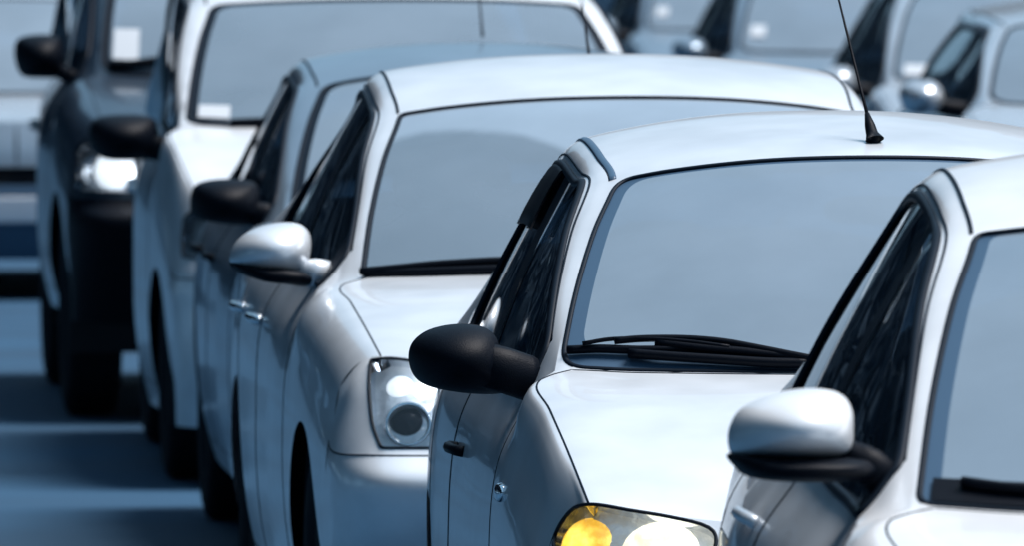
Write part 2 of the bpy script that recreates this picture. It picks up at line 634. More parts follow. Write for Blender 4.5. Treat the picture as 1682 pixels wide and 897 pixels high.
class Fascia(Surf):
    """front surface whose shading runs on smoothly into the fender it is joined to"""
    def normal(self, uv, e=0.02):
        uv = np.atleast_2d(np.array(uv, float))
        n = Surf.normal(self, uv, e)
        m, k = uv[:, 0], uv[:, 1]
        ss = lambda t: np.clip(t, 0, 1) ** 2 * (3 - 2 * np.clip(t, 0, 1))
        na = self.body.normal(np.stack([np.full(len(m), 0.03), np.interp(m, range(6), (0, 0.9, 1.7, 2.5, 3.3, 4))], 1))
        t = ss(k / 1.5)[:, None]
        n = na * (1 - t) + n * t
        nb = self.body.normal(np.stack([np.full(len(m), 0.03), np.interp(k, (0, 1, 2), (4, 6.2, 8))], 1))
        t = np.where(k < 2, ss((5 - m) / 1.1), 1.0)[:, None]
        n = nb * (1 - t) + n * t
        return n / (np.linalg.norm(n, axis=1)[:, None] + 1e-12)

class Car:
    def __init__(s, **k):
        s.__dict__.update(dict(
            L=4.1, hw=0.86, sill=0.20, belt=(0.93, 0.97), fw=0.82, rw=3.28, wr=0.30,
            hoodC=(0.10, 0.72), hoodE=(0.70, 0.22, 0.72), shoulder=(0.055, 0.075),
            cowlC=(1.05, 0.98), cowlE=(0.715, 1.20, 0.99), hoodX=0.76,
            headC=(1.80, 1.42), headE=(0.53, 1.95, 1.37), peak=(2.5, 1.49), edge_drop=0.055,
            endC=(3.35, 1.42), endE=(0.50, 3.45, 1.36), rearC=(3.95, 1.0), rearE=(0.62, 3.85, 1.0),
            rail=((0.030, 0.020), (0.052, 0.055)), rail_w=0.02, bulge=0.012, ws_bulge=0.02,
            ub=8.35, ub_w=0.14, uend=11.0, c_slant=0.5, nu=5, nv=4, nose=(0.06, 0.0, 0.0, 0.02),
            ws=(4.03, 6.95, 8.15), ws_round=(0.35, 0.55), paint='white', seal='rubber', seal_w=0.006, seal_mat='rubber', border=(0.06, 0.04, 0.07), belt_in=0.095, front_w=0.955, frame_seam=False, sail=4.75, film=0.57, wiped=False, handle_w=(2.35, 3.2), handle_z=0.85, rear_w=0.955, mid_w=0.985, z2=0.75,
            ditch='body', ditch_w=0.004, ditch_mat='rubber', glass_top=6.05, waist=0.60,
            bumper_m=2.9, bumper_mat=None, wheel_mat='rim', roof_edge_u=7.0))
        s.__dict__.update(k)
        s.build_surface()
    # plan view half width
    def half(s, w):
        xs = np.array([0.0, 0.3, 0.9, 1.8, 2.8, s.L - 0.5, s.L])
        ys = np.array([0.90, s.front_w, (1 + s.front_w) / 2 + 0.005, 1.0, s.mid_w, s.rear_w, s.rear_w - 0.065]) * s.hw
        return float(np.interp(w, xs, ys))
    def build_surface(s):
        E, C = [], []
        hE, cE, hdE = np.array((-s.hoodE[0], *s.hoodE[1:])), np.array((-s.cowlE[0], *s.cowlE[1:])), np.array((-s.headE[0], *s.headE[1:]))
        hC, cC, hdC = np.array((0, *s.hoodC)), np.array((0, *s.cowlC)), np.array((0, *s.headC))
        for t in (0, 0.3, 0.62, 0.9):
            z = 1 - (1 - t) ** 1.45
            e = hE + (cE - hE) * t
            e[2] = lerp(hE[2], cE[2] - 0.012, z)
            e[0] = lerp(hE[0], -s.hoodX, min(1, t / 0.62) ** 0.8) if t < 0.95 else e[0]
            c = hC + (cC - hC) * t
            c[2] = lerp(hC[2], cC[2] - 0.008, z) + 0.012 * math.sin(math.pi * t)
            E.append(e)
            C.append(c)
        E.append(cE)
        C.append(cC)
        for t in (0.34, 0.68):
            b = s.ws_bulge * 4 * t * (1 - t)
            e = lerp(cE, hdE, t) + np.array((-0.012 * 4 * t * (1 - t), -b * 0.5, b))
            c = lerp(cC, hdC, t) + np.array((0, -b * 0.5, b))
            E.append(e)
            C.append(c)
        E.append(hdE)
        C.append(hdC)
        endE, endC = np.array((-s.endE[0], *s.endE[1:])), np.array((0, *s.endC))
        pk = np.array((0, *s.peak))
        pkE = np.array((-(s.headE[0] + s.endE[0]) / 2 - 0.02, s.peak[0], s.peak[1] - s.edge_drop))
        def bez(a, p, b, t):
            q = 2 * p - 0.5 * (a + b)
            return a * (1 - t) ** 2 + 2 * q * t * (1 - t) + b * t * t
        for t in (0.2, 0.5, 0.8):
            E.append(bez(hdE, pkE, endE, t))
            C.append(bez(hdC, pk, endC, t))
        E.append(endE)
        C.append(endC)
        rE, rC = np.array((-s.rearE[0], *s.rearE[1:])), np.array((0, *s.rearC))
        E.append(rE)
        C.append(rC)
        E.append(np.array((-s.half(s.L) * 0.86, s.L - 0.05, rE[2] - 0.10)))
        C.append(np.array((0, s.L, rC[2] - 0.08)))
        n = len(E)
        G = np.zeros((n, 12, 3))
        KU, KV = np.zeros((n, 12)), np.zeros((n, 12))
        for i in range(n):
            e, c = E[i], C[i]
            G[i, 8], G[i, 11] = e, c
            for j, t in ((10, 0.42), (9, 0.78)):
                G[i, j] = (e[0] * t, c[1] + (e[1] - c[1]) * t ** 2, c[2] + (e[2] - c[2]) * t ** 2.3)
            if i < 4:                                     # fender
                w = max(e[1] + 0.02, 0.34) if i == 0 else e[1]
                h = s.half(w)
                zt = e[2]
                so, sh = s.shoulder
                G[i, 4] = (-(h - so * 0.55), w, zt - sh)
                x4 = G[i, 4][0]
                G[i, 5] = (lerp(x4, e[0], 0.22), lerp(w, e[1], 0.15), zt - sh * 0.55)
                G[i, 6] = (lerp(x4, e[0], 0.50), lerp(w, e[1], 0.38), zt - sh * 0.22)
                G[i, 7] = (lerp(x4, e[0], 0.76), lerp(w, e[1], 0.66), zt - sh * 0.05)
                zb = zt - sh
                G[i, 3] = (-(h - 0.012), w, zb - 0.10)
            else:
                w = e[1] + (0.05 if i == 4 else 0.0)
                h = s.half(w)
                f = (i - 4) / 8.0
                zb = lerp(s.belt[0], s.belt[1], min(1, f))
                if i == 4:
                    so, sh = s.shoulder
                    b = np.array((-(h - 0.085), w, zb))
                    G[i, 4] = b
                    for j, t in ((5, 0.35), (6, 0.62), (7, 0.85)):
                        G[i, j] = lerp(b, e, t)
                elif i < 12:
                    b = np.array((-(h - s.belt_in), w, zb))
                    G[i, 4] = b
                    k = min(1.0, (i - 4) / 3.0) ** 0.6
                    (x7, z7), (x6, z6) = s.rail
                    if i < 8:                              # the pillar turns sideways, not down
                        G[i, 7] = e + np.array((-x7 * 1.05, 0.030, -0.004)) * k
                        G[i, 6] = e + np.array((-x6 * 1.15, 0.070, -0.014)) * k
                    else:
                        G[i, 7] = e + np.array((-x7, 0, -z7))
                        G[i, 6] = e + np.array((-x6, 0, -z6))
                    G[i, 5] = lerp(b, G[i, 6], 0.5) + np.array((-s.bulge * k, 0, 0))
                else:
                    b = np.array((-(h - 0.05), w, e[2] - 0.07))
                    G[i, 4] = b
                    for j, t in ((5, 0.3), (6, 0.6), (7, 0.85)):
                        G[i, j] = lerp(b, e, t) + np.array((0, 0, 0.012 * 4 * t * (1 - t)))
                    zb = b[2]
                G[i, 3] = (-(h - 0.022), w, zb - 0.12)
            KV[i, 4] = 0.0 if i < 4 else 0.75
            KV[i, 8] = 0.15 if i < 4 else (0.55 if i < 12 else 0.2)
            zs = s.sill
            G[i, 0] = (-(h - 0.055), w, zs)
            G[i, 1] = (-(h - 0.012), w, lerp(zs, s.waist, 0.42))
            G[i, 2] = (-(h - 0.0), w, s.waist)
        KU[4, 5:] = 1.0
        KU[4, 4] = 0.5
        KU[7, 8:] = 0.35
        KU[11, 8:] = 0.4
        KU[12, 5:] = 0.5
        s.E, s.C = E, C
        s.A = Surf(G, KU, KV)
        # front fascia: columns from the side (k=0) to the centre (k=5), rows from the lip (0) to the bonnet edge (5)
        A = s.A
        side = A([(0, v) for v in (0, 0.9, 1.7, 2.5, 3.3, 4)])
        top = A([(0, v) for v in (4, 6.2, 8, 9, 10, 11)])
        hF = s.half(0.3)
        w0 = side[2][1]
        xs = [1, 0.985, 0.90, 0.68, 0.36, 0]
        ws = [1, 0.52, 0.20, 0.055, 0.012, 0.0]
        zt = [s.sill, lerp(s.sill, s.waist, 0.4), lerp(s.sill, s.waist, s.z2), s.waist]
        F = np.zeros((6, 6, 3))
        for k in range(6):
            for m in range(6):
                if k == 0:
                    F[k, m] = side[m]
                elif m == 5:
                    F[k, m] = top[k]
                elif m < 4:
                    F[k, m] = (-hF * xs[k], w0 * ws[k] + s.nose[m] * (1 - ws[k]), zt[m] - (0.015 if m == 0 else 0) * (k / 5))
            if k > 0:
                F[k, 4] = lerp(F[k, 3], F[k, 5], 0.55) + np.array((-0.006, -0.008 * (1 - ws[k]), 0.0))
        # the fascia runs u: row m (bottom to top), v: column k (side to centre)
        s.F = Fascia(np.transpose(F, (1, 0, 2)))
        s.F.body = s.A

    # photo pixel of local points, used to read outlines off the photograph
    def proj(s, P):
        th, (x0, y0) = s.yaw, s.at
        X = x0 + P[:, 0] * math.cos(th) - P[:, 1] * math.sin(th)
        Y = y0 + P[:, 0] * math.sin(th) + P[:, 1] * math.cos(th)
        return np.stack([IMG_W / 2 + FPX * X / Y, HORIZON + FPX * (CAM_H - P[:, 2]) / Y], 1)
    def local(s, px, py, w):
        """local (x, z) of a photo pixel at a known distance w behind the nose"""
        th, (x0, y0) = s.yaw, s.at
        x = 0.0
        for _ in range(6):
            Y = y0 + w * math.cos(th) + x * math.sin(th)
            x = ((px - IMG_W / 2) * Y / FPX - x0 + w * math.sin(th)) / math.cos(th)
        return x, CAM_H - (py - HORIZON) * Y / FPX
    def on(s, px, py, box, surf=None):
        S = surf or s.A
        q = S.find((px, py), s.proj, box)
        return S([q])[0], S.normal([q])[0]

WHEELS = {}
def wheel_meshes(r, key):
    k = (round(r, 3), key)
    if k in WHEELS:
        return WHEELS[k]
    wdt = 0.19
    h = wdt / 2
    ri = r * 0.66
    prof = [(ri, -h * 0.8), (ri + 0.02, -h * 0.95), (lerp(ri, r, 0.55), -h * 1.05), (r * 0.955, -h * 0.95), (r * 0.99, -h * 0.72), (r, -h * 0.4), (r, h * 0.4), (r * 0.99, h * 0.72),
            (r * 0.955, h * 0.95), (lerp(ri, r, 0.55), h * 1.05), (ri + 0.02, h * 0.95), (ri, h * 0.8)]
    ty = lathe(prof, 40)
    rim = lathe([(ri, h * 0.75), (ri + 0.004, -h * 0.75), (ri - 0.012, -h * 0.82), (ri - 0.03, -h * 0.55), (ri - 0.04, h * 0.2), (0.03, h * 0.25), (0.0, h * 0.25)], 40)
    parts = []
    for q in range(5):
        a = 2 * math.pi * q / 5
        c, sn = math.cos(a), math.sin(a)
        V = []
        for rad, hw, d in ((0.045, 0.035, -h * 0.42), (ri - 0.02, 0.026, -h * 0.62)):
            for sg in (-1, 1):
                for dd in (0, 0.022):
                    V.append((d + dd, c * rad - sn * sg * hw, sn * rad + c * sg * hw))
        parts.append((V, [(0, 2, 6, 4), (1, 5, 7, 3), (0, 4, 5, 1), (2, 3, 7, 6), (4, 6, 7, 5), (0, 1, 3, 2)]))
    parts.append(lathe([(0.0, -h * 0.55), (0.04, -h * 0.53), (0.055, -h * 0.40), (0.055, 0)], 20))
    sp = join(parts)
    def m_(name, VF, mt, sm):
        me = bpy.data.meshes.new(name)
        me.from_pydata([tuple(map(float, p)) for p in VF[0]], [], [tuple(f) for f in VF[1]])
        me.polygons.foreach_set('use_smooth', [sm] * len(me.polygons))
        me.materials.append(M[mt])
        return me
    WHEELS[k] = (m_('wheel', rim, 'dark', True), m_('tyre', ty, 'tyre', True), m_('rim', sp, key, False))
    return WHEELS[k]

INTERIOR = {}
def cached(name, builder, m):
    if name not in INTERIOR:
        V, F = builder()
        me = bpy.data.meshes.new(name)
        me.from_pydata([tuple(map(float, p)) for p in V], [], [tuple(f) for f in F])
        me.polygons.foreach_set('use_smooth', [True] * len(me.polygons))
        me.materials.append(M[m])
        INTERIOR[name] = me
    return INTERIOR[name]

def put(name, me, parent, loc):
    o = bpy.data.objects.new(name, me)
    COL.objects.link(o)
    o.parent = parent
    o.location = loc
    return o

def build_car(c, name, label, group, category='car', seats=True):
    root = bpy.data.objects.new(name, None)
    COL.objects.link(root)
    root.empty_display_size = 0.3
    root.location = (c.at[0], c.at[1], 0)
    root.rotation_euler = (0, 0, c.yaw)
    root['label'], root['category'], root['group'] = label, category, group
    c.root = root
    A, F = c.A, c.F
    side = lambda P: P[:, 1:3]
    def arch(w, r):
        pts = []
        zc = c.wr + 0.01
        for k in range(25):
            a = math.pi * (-0.12 + 1.24 * k / 24)
            q = A.find((w + r * math.cos(a), zc + r * math.sin(a)), side, (0, 13, 0, 4.0))
            pts.append(q)
        return [np.array((pts[0][0], 0))] + pts + [np.array((pts[-1][0], 0))]
    ra = c.wr + 0.055
    archF, archR = arch(c.fw, ra), arch(c.rw, ra)
    gt = c.glass_top
    ub, bw = c.ub, c.ub_w
    dlo = round_poly([(4.30, 4.14), (c.uend, 4.14), (c.uend - c.c_slant, gt), (7.0, gt), (5.5, gt), (4.42, gt - 0.1)],
                     [(0.2, 0.3), (0.3, 0.5), (0.55, 0.9), 0, 0, (0.15, 0.3)])
    g1 = round_poly([(c.sail, 4.22), (ub - bw, 4.22), (ub - bw, gt - 0.06), (7.0, gt - 0.06), (max(5.5, c.sail + 0.3), gt - 0.06), (c.sail + 0.05, gt - 0.12)],
                    [(0.2, 0.3), (0.05, 0.1), (0.05, 0.1), 0, 0, (0.15, 0.3)])
    g2 = round_poly([(ub + bw, 4.22), (c.uend - 0.06, 4.22), (c.uend - c.c_slant - 0.05, gt - 0.06), (ub + bw, gt - 0.06)],
                    [(0.05, 0.1), (0.3, 0.5), (0.55, 0.9), (0.05, 0.1)])
    d1 = round_poly([(3.75, 0.45), (ub, 0.45), (ub, 4.10), (4.2, 4.10), (3.9, 3.7)], [(0.25, 0.3), (0.15, 0.3), 0, (0.1, 0.1), (0.1, 0.2)])
    urear = float(A.find((c.rw - c.wr * 0.55, 0.7), side, (7, 13, 0, 4))[0])
    d2 = round_poly([(ub + 0.03, 0.45), (urear - 0.35, 0.45), (urear, 1.9), (min(c.uend, urear + 1.2), 4.10), (ub + 0.03, 4.10)], [(0.15, 0.3), (0.2, 0.4), (0.2, 0.4), 0, 0])
    u0, u1, v0 = c.ws
    ru, rv = c.ws_round
    ws = round_poly([(u0, v0), (u1, v0), (u1, 11), (u0, 11)], [(ru, rv), (ru, rv), 0, 0], 10)
    b0, b1, b2 = c.border                                 # painted border of the glass: bottom, top, sides
    wsg = round_poly([(u0 + b0, v0 + b2), (u1 - b1, v0 + b2), (u1 - b1, 11), (u0 + b0, 11)], [(ru, rv), (ru, rv), 0, 0], 10)
    hood = round_poly([(0.0, 8.0), (3.2, 8.0), (3.97, 8.25), (3.985, 11), (0.0, 11)], [0, (0.3, 0.1), (0.1, 0.2), 0, 0])
    roof = [(c.roof_edge_u, 8.0), (11.0, 8.0), (11.0, 11), (c.roof_edge_u, 11)]
    rwin = round_poly([(11.06, 8.25), (11.92, 8.25), (11.92, 11), (11.06, 11)], [(0.15, 0.4), (0.15, 0.4), 0, 0])
    polys = [(None, archF), (None, archR), ('side_window_front', g1), ('side_window_rear', g2), ('pillar_trim', dlo), ('front_door', d1), ('rear_door', d2),
             ('windscreen', wsg), ('windscreen_frit', ws), ('bonnet', hood), ('roof', roof), ('rear_window', rwin)]
    pn = panels(A, polys, c.nu, c.nv, 'body')
    pm = c.paint
    def one(nm, key, m, d=0.0, par=root, two=True):
        if key not in pn:
            return None
        p = inset(pn[key], d)
        if two:
            p = both(p)
        return mk(nm, p[0], p[1], m, par, True, p[2])
    one('body', 'body', pm)
    one('bonnet', 'bonnet', pm)
    one('roof', 'roof', pm)
    zc = c.cowlC[1]
    gm = glass('windscreen_glass', 2.6, (0.32, 0.42, 0.50), film=c.film, sheen_col=(0.29, 0.37, 0.455),  # pale film colour stands in for sky reflected in the windscreen
               wiped=c.wiped and [(-0.40 * c.hw / 0.9, zc - 0.02, 0.34, (c.headC[1] - zc) * 0.84), (0.28, zc - 0.02, 0.40, (c.headC[1] - zc) * 0.80)])
    scr = one('windscreen', 'windscreen', gm, 0.002)
    if 'windscreen_frit' in pn:
        one('windscreen_border', 'windscreen_frit', c.seal, 0.002, scr)
    one('rear_window', 'rear_window', 'pane', 0.002)
    c.doors = {}
    for sgn in (1, -1):
        get = (lambda k, d=0.0: inset(pn[k], d)) if sgn == 1 else (lambda k, d=0.0: mirrored(inset(pn[k], d)))
        for key, nm, m, d in (('front_door', 'door', pm, 0), ('rear_door', 'door', pm, 0), ('side_window_front', 'side_window', 'pane', 0.006), ('side_window_rear', 'side_window', 'pane', 0.006), ('pillar_trim', 'pillar_trim', 'rubber', 0.003)):
            if key in pn:
                p = get(key, d)
                o = mk(nm, p[0], p[1], m, root, True, p[2])
                c.doors[(key, sgn)] = o
    # seams and seals laid in the panel edges
    def strip(path, hwid, thick, mt, nm, par=root, surf=A, across=True, lift=0.0, ends=False):
        """across: one piece running over the car's centre line; otherwise one piece on each side"""
        q = np.array(densify(path, 0.12, False))
        P, N = surf(q), surf.normal(q)
        P = P + N * lift
        if across:
            if ends:                                      # both ends on the centre line: a closed ring
                P, N = np.concatenate([P[:-1], (P * FLIP)[::-1][:-1]]), np.concatenate([N[:-1], (N * FLIP)[::-1][:-1]])
            else:
                P, N = np.concatenate([P, (P * FLIP)[-2::-1]]), np.concatenate([N, (N * FLIP)[-2::-1]])
            V, Fc = tube(P, hwid, 6, ends, thick / hwid, N)
            return mk(nm, V, Fc, mt, par)
        V, Fc = tube(P, hwid, 6, False, thick / hwid, N)
        mk(nm, V, Fc, mt, par)
        return mk(nm, [np.array(v) * FLIP for v in V], [f[::-1] for f in Fc], mt, par)
    seam = c.seam if hasattr(c, 'seam') else 0.0022
    strip([(0.0, 8.0), (3.2, 8.0), (3.6, 8.1), (3.97, 8.25), (3.985, 11)], seam, 0.0018, 'rubber', 'bonnet_seam')
    ring = [np.array((u0, 11.0))] + [p for p in ws if p[1] < 10.99] + [np.array((u1, 11.0))]
    strip(ring, c.seal_w, 0.004, c.seal_mat, 'windscreen_seal', scr, ends=True)
    strip([(c.roof_edge_u, 8.0), (11.6, 8.0)], c.ditch_w, 0.003, c.ditch_mat, 'roof_moulding', across=False)
    if c.frame_seam:
        strip([(4.45, gt + 0.35), (5.5, gt + 0.5), (7, gt + 0.55), (9, gt + 0.55), (c.uend - c.c_slant, gt + 0.5)], 0.003, 0.002, 'rubber', 'door_frame_seam', across=False)
    for sgn in (1, -1):
        for key, pth in (('front_door', d1), ('rear_door', d2)):
            if (key, sgn) in c.doors:
                q = np.array(densify(pth, 0.12))
                P, N = A(q), A.normal(q)
                V, Fc = tube(P, seam, 6, True, 0.6, N)
                if sgn < 0:
                    V, Fc = [v * FLIP for v in V], [f[::-1] for f in Fc]
                mk('door_seam', V, Fc, 'rubber', c.doors[(key, sgn)])
        if ('pillar_trim', sgn) in c.doors:
            q = np.array(densify(dlo, 0.12))
            P, N = A(q), A.normal(q)
            V, Fc = tube(P, c.dlo_w if hasattr(c, 'dlo_w') else 0.011, 6, True, 0.7, N)
            if sgn < 0:
                V, Fc = [v * FLIP for v in V], [f[::-1] for f in Fc]
            mk('window_seal', V, Fc, 'rubber', c.doors[('pillar_trim', sgn)])
    # door handles on both sides
    for sgn in (1, -1):
        for key, w in (('front_door', c.handle_w[0] if hasattr(c, 'handle_w') else None), ('rear_door', c.handle_w[1] if hasattr(c, 'handle_w') else None)):
            if w is None or (key, sgn) not in c.doors:
                continue
            q = A.find((w, c.handle_z), side, (3, 12, 0, 4))
            P, N = A([q])[0], A.normal([q])[0]
            pts = [P + np.array((0, t, 0.006 * t)) + N * h for t, h in ((-0.09, 0.0), (-0.075, 0.018), (0, 0.024), (0.075, 0.018), (0.09, 0.0))]
            V, Fc = tube(smooth_line(pts, 4), 0.012, 8)
            if sgn < 0:
                V, Fc = [np.array(v) * FLIP for v in V], [f[::-1] for f in Fc]
            mk('door_handle', V, Fc, c.handle_mat if hasattr(c, 'handle_mat') else pm, c.doors[(key, sgn)])
    # front fascia
    fr = lambda P: P[:, [0, 2]]
    fpoly = []
    hl = None
    if hasattr(c, 'lamp'):
        if getattr(c, 'lamp_px', False):
            hl = [F.find(p, c.proj, (0.8, 4.97, 0.03, 5)) for p in c.lamp]
        else:
            hl = [F.find(p, fr, (0.8, 5, 0.25, 5)) for p in c.lamp]
        hl = [np.array(q) for q in smooth_loop(hl, 4)] if len(hl) > 6 else round_poly(hl, (0.06, 0.06), 4)
        fpoly.append(('headlight', hl))
    if hasattr(c, 'grille'):
        gx, gz0, gz1 = c.grille
        gp = [F.find(p, fr, (0, 5, 0.5, 5)) for p in ((-gx, gz0), (-gx, gz1))]
        fpoly.append(('grille', round_poly([gp[0], gp[1], np.array((gp[1][0], 5.0)), np.array((gp[0][0], 5.0))], [(0.2, 0.2), (0.2, 0.2), 0, 0])))
    if hasattr(c, 'intake'):
        gx, gz0, gz1 = c.intake
        gp = [F.find(p, fr, (0, 5, 0.5, 5)) for p in ((-gx, gz0), (-gx, gz1))]
        fpoly.append(('intake', round_poly([gp[0], gp[1], np.array((gp[1][0], 5.0)), np.array((gp[0][0], 5.0))], [(0.2, 0.2), (0.2, 0.2), 0, 0])))
    fpoly.append(('bumper', [(0, 0), (c.bumper_m, 0), (c.bumper_m, 5), (0, 5)]))
    fp = panels(F, fpoly, c.nu, c.nu, 'nose')
    p = both(fp['nose'])
    mk('front_panel', p[0], p[1], pm, root, True, p[2])
    p = both(fp['bumper'])
    bump = mk('bumper', p[0], p[1], c.bumper_mat or pm, root, True, p[2])
    strip([(c.bumper_m, 0), (c.bumper_m, 5)], seam, 0.002, 'rubber', 'bumper_seam', bump, F)
    if 'grille' in fp:
        p = both(inset(fp['grille'], 0.035))
        g = mk('grille', p[0], p[1], 'dark', root, True, p[2])
        gx, gz0, gz1 = c.grille
        nb = max(2, int((gz1 - gz0) / 0.035))
        for k in range(nb):
            z = lerp(gz0, gz1, (k + 0.5) / nb)
            q = [F.find((-gx * t * 0.97, z), fr, (0, 5, 0.5, 5)) for t in (1, 0.75, 0.5, 0.25, 0)]
            P = F(q) - F.normal(q) * 0.012
            P = np.concatenate([P, P[-2::-1] * FLIP])
            V, Fc = tube(P, 0.007, 6)
            mk('grille_bar', V, Fc, c.grille_mat if hasattr(c, 'grille_mat') else 'black_plastic', g)
    if 'intake' in fp:
        p = both(inset(fp['intake'], 0.03))
        mk('air_intake', p[0], p[1], 'dark', root, True, p[2])
    if 'headlight' in fp:
        for sgn in (1, -1):
            t = (lambda x: x) if sgn == 1 else mirrored
            p = t(inset(fp['headlight'], 0.03))
            h = mk('headlight', p[0], p[1], 'reflector', root, True, p[2])
            p = t(fp['headlight'])
            mk('lens', p[0], p[1], 'lens', h, True, p[2])
            q = np.array(densify(hl, 0.1))
            P, N = F(q), F.normal(q)
            inner = P - N * 0.032
            V = np.concatenate([P, inner])
            n = len(q)
            Fc = [(i, (i + 1) % n, n + (i + 1) % n, n + i) for i in range(n)]
            if sgn < 0:
                V = V * FLIP
            mk('housing', V, Fc, c.lamp_rim if hasattr(c, 'lamp_rim') else 'chrome', h)
            V, Fc = tube(P if sgn == 1 else P * FLIP, 0.004, 6, True)
            mk('lamp_seal', V, Fc, 'rubber', h)
            for (x, z, r, kind) in c.bulbs:
                q0 = F.find((x, z), c.proj if getattr(c, 'lamp_px', False) else fr, (0.5, 5, 0.1, 5))
                P0, N0 = F([q0])[0], F.normal([q0])[0]
                ax = N0 + np.array((0, -0.6, 0.0))
                P0 = P0 - N0 * 0.010
                ax /= np.linalg.norm(ax)
                B1 = np.cross(ax, (0, 0, 1.0))
                B1 /= np.linalg.norm(B1)
                B2 = np.cross(B1, ax)
                def disc(prof, mtn, nm):
                    V, Fc = lathe(prof, 28)
                    V = [P0 + ax * v[0] + B1 * v[1] + B2 * v[2] for v in V]
                    if sgn < 0:
                        V, Fc = [v * FLIP for v in V], [f[::-1] for f in Fc]
                    mk(nm, V, Fc, mtn, h)
                if kind in ('added_glow', 'head_lit', 'amber_lit'):   # added point light brightens the reflector, also in lamps only assumed lit
                    ld = bpy.data.lights.new('reflector_fill', 'POINT')
                    ld.energy, ld.shadow_soft_size = (0.10 if kind == 'added_glow' else 0.05), 0.008
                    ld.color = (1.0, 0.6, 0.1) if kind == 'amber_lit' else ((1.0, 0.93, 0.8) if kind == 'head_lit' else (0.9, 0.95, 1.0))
                    lo = bpy.data.objects.new('reflector_fill', ld)
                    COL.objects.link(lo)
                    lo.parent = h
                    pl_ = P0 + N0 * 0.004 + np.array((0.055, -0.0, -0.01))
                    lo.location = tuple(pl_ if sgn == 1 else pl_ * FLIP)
                if kind == 'projector':
                    disc([(r, -0.012), (r * 1.16, -0.006), (r * 1.2, -0.02), (r * 1.12, -0.05)], 'chrome', 'lamp_ring')
                    disc([(0.0, -0.008), (r * 0.5, -0.012), (r * 0.8, -0.022), (r, -0.03), (r * 1.05, -0.048)], 'lamp_black', 'lamp_projector')
                elif kind == 'bowl':
                    disc([(0.0, -0.045), (r * 0.4, -0.04), (r * 0.75, -0.025), (r, -0.006), (r * 1.06, -0.008), (r * 1.06, -0.048)], 'chrome', 'lamp_bowl')
                elif kind in ('amber_lit', 'head_lit'):
                    disc([(0.0, -0.006), (r * 0.3, -0.007), (r * 0.6, -0.011), (r * 0.85, -0.018), (r, -0.028), (r * 1.04, -0.034), (r * 1.04, -0.050)], kind, 'indicator' if kind == 'amber_lit' else 'lamp_disc')
                else:
                    disc([(0.0, -0.006), (r * 0.55, -0.010), (r * 0.85, -0.018), (r, -0.03), (r * 1.02, -0.05)], kind, 'indicator' if 'amber' in kind else 'lamp_disc')  # glowing disc added to brighten the headlamp
    # number plate
    if getattr(c, 'plate', True):
        zp = getattr(c, 'plate_z', 0.45)
        q = F.find((0.0, zp), fr, (0, 5, 4, 5))
        w = F([q])[0][1]
        V, Fc = rbox(0, w - 0.014, zp, 0.52, 0.016, 0.115, 8)
        pl = mk('number_plate', V, Fc, 'plate_white', root)
    # rear closing panel, underbody, wheel wells
    vs = np.linspace(0, 11, 45)
    edge = A([(13, v) for v in vs])
    V = [tuple(p) for p in edge] + [tuple(p * FLIP) for p in edge[-2::-1]]
    mk('tail_panel', V, [tuple(range(len(V)))], pm, root, False)
    z0 = c.sill + 0.01
    hb = c.hw - 0.26
    V, Fc = rbox(0, c.L / 2, z0 + 0.14, hb * 2, c.L - 0.5, 0.28, 10)
    mk('underbody', V, Fc, 'dark', root, False)
    for w in (c.fw, c.rw):
        for sgn in (-1, 1):
            V, Fc = [], []
            n = 18
            x1, x0 = c.half(w) - 0.03, c.half(w) - 0.34
            for k in range(n + 1):
                a = math.pi * (-0.1 + 1.2 * k / n)
                V += [(sgn * x1, w + ra * 0.99 * math.cos(a), c.wr + ra * 0.99 * math.sin(a)), (sgn * x0, w + ra * 0.99 * math.cos(a), c.wr + ra * 0.99 * math.sin(a))]
            for k in range(n):
                Fc.append((2 * k, 2 * k + 1, 2 * k + 3, 2 * k + 2))
            Fc.append(tuple(range(1, 2 * n + 2, 2)))
            mk('wheel_arch_liner', V, Fc, 'dark', root)
            wh, ty, rm = wheel_meshes(c.wr, c.wheel_mat)
            o = put('wheel', wh, root, (sgn * (c.half(w) - 0.125), w, c.wr))
            if sgn > 0:
                o.rotation_euler = (0, 0, math.pi)
            put('tyre', ty, o, (0, 0, 0))
            put('rim', rm, o, (0, 0, 0))
    # cabin
    if seats:
        cw, ce = c.cowlC[0], c.cowlE[1]
        zb = c.belt[0]
        V, Fc = rbox(0, cw + 0.42, zb - 0.10, c.hw * 2 - 0.30, 0.62, 0.20, 5)
        mk('dashboard', V, Fc, 'dash', root)
        def seat_b():
            return join([rbox(0, 0, 0.08, 0.50, 0.52, 0.18, 4), rbox(0, 0.30, 0.42, 0.48, 0.16, 0.62, 4, bend=lambda x, y, z: (x, y + 0.18 * z, z)),
                         rbox(0, 0.40, 0.80, 0.25, 0.09, 0.17, 3)])
        sm = cached('seat', seat_b, 'cloth')
        zs = zb - 0.56
        for x in (-0.36, 0.36):
            put('seat', sm, root, (x, cw + 1.15, zs))
        rb = cached('rear_bench', lambda: join([rbox(0, 0, 0.08, 1.2, 0.5, 0.18, 5), rbox(0, 0.26, 0.40, 1.2, 0.16, 0.6, 5), rbox(-0.36, 0.30, 0.76, 0.24, 0.09, 0.15, 3), rbox(0.36, 0.30, 0.76, 0.24, 0.09, 0.15, 3)]), 'cloth')
        put('rear_bench', rb, root, (0, cw + 2.0, zs))
        sw = cached('steering_wheel', lambda: join([tube([(0.18 * math.cos(a * math.pi / 12), 0.06 * math.sin(a * math.pi / 12), 0.17 * math.sin(a * math.pi / 12)) for a in range(24)], 0.014, 6, True), rbox(0, 0, 0, 0.14, 0.05, 0.10, 3), tube([(-0.17, 0, 0), (0.17, 0, 0)], 0.014, 6)]), 'dash')
        put('steering_wheel', sw, root, (0.36, cw + 0.72, zb - 0.02))
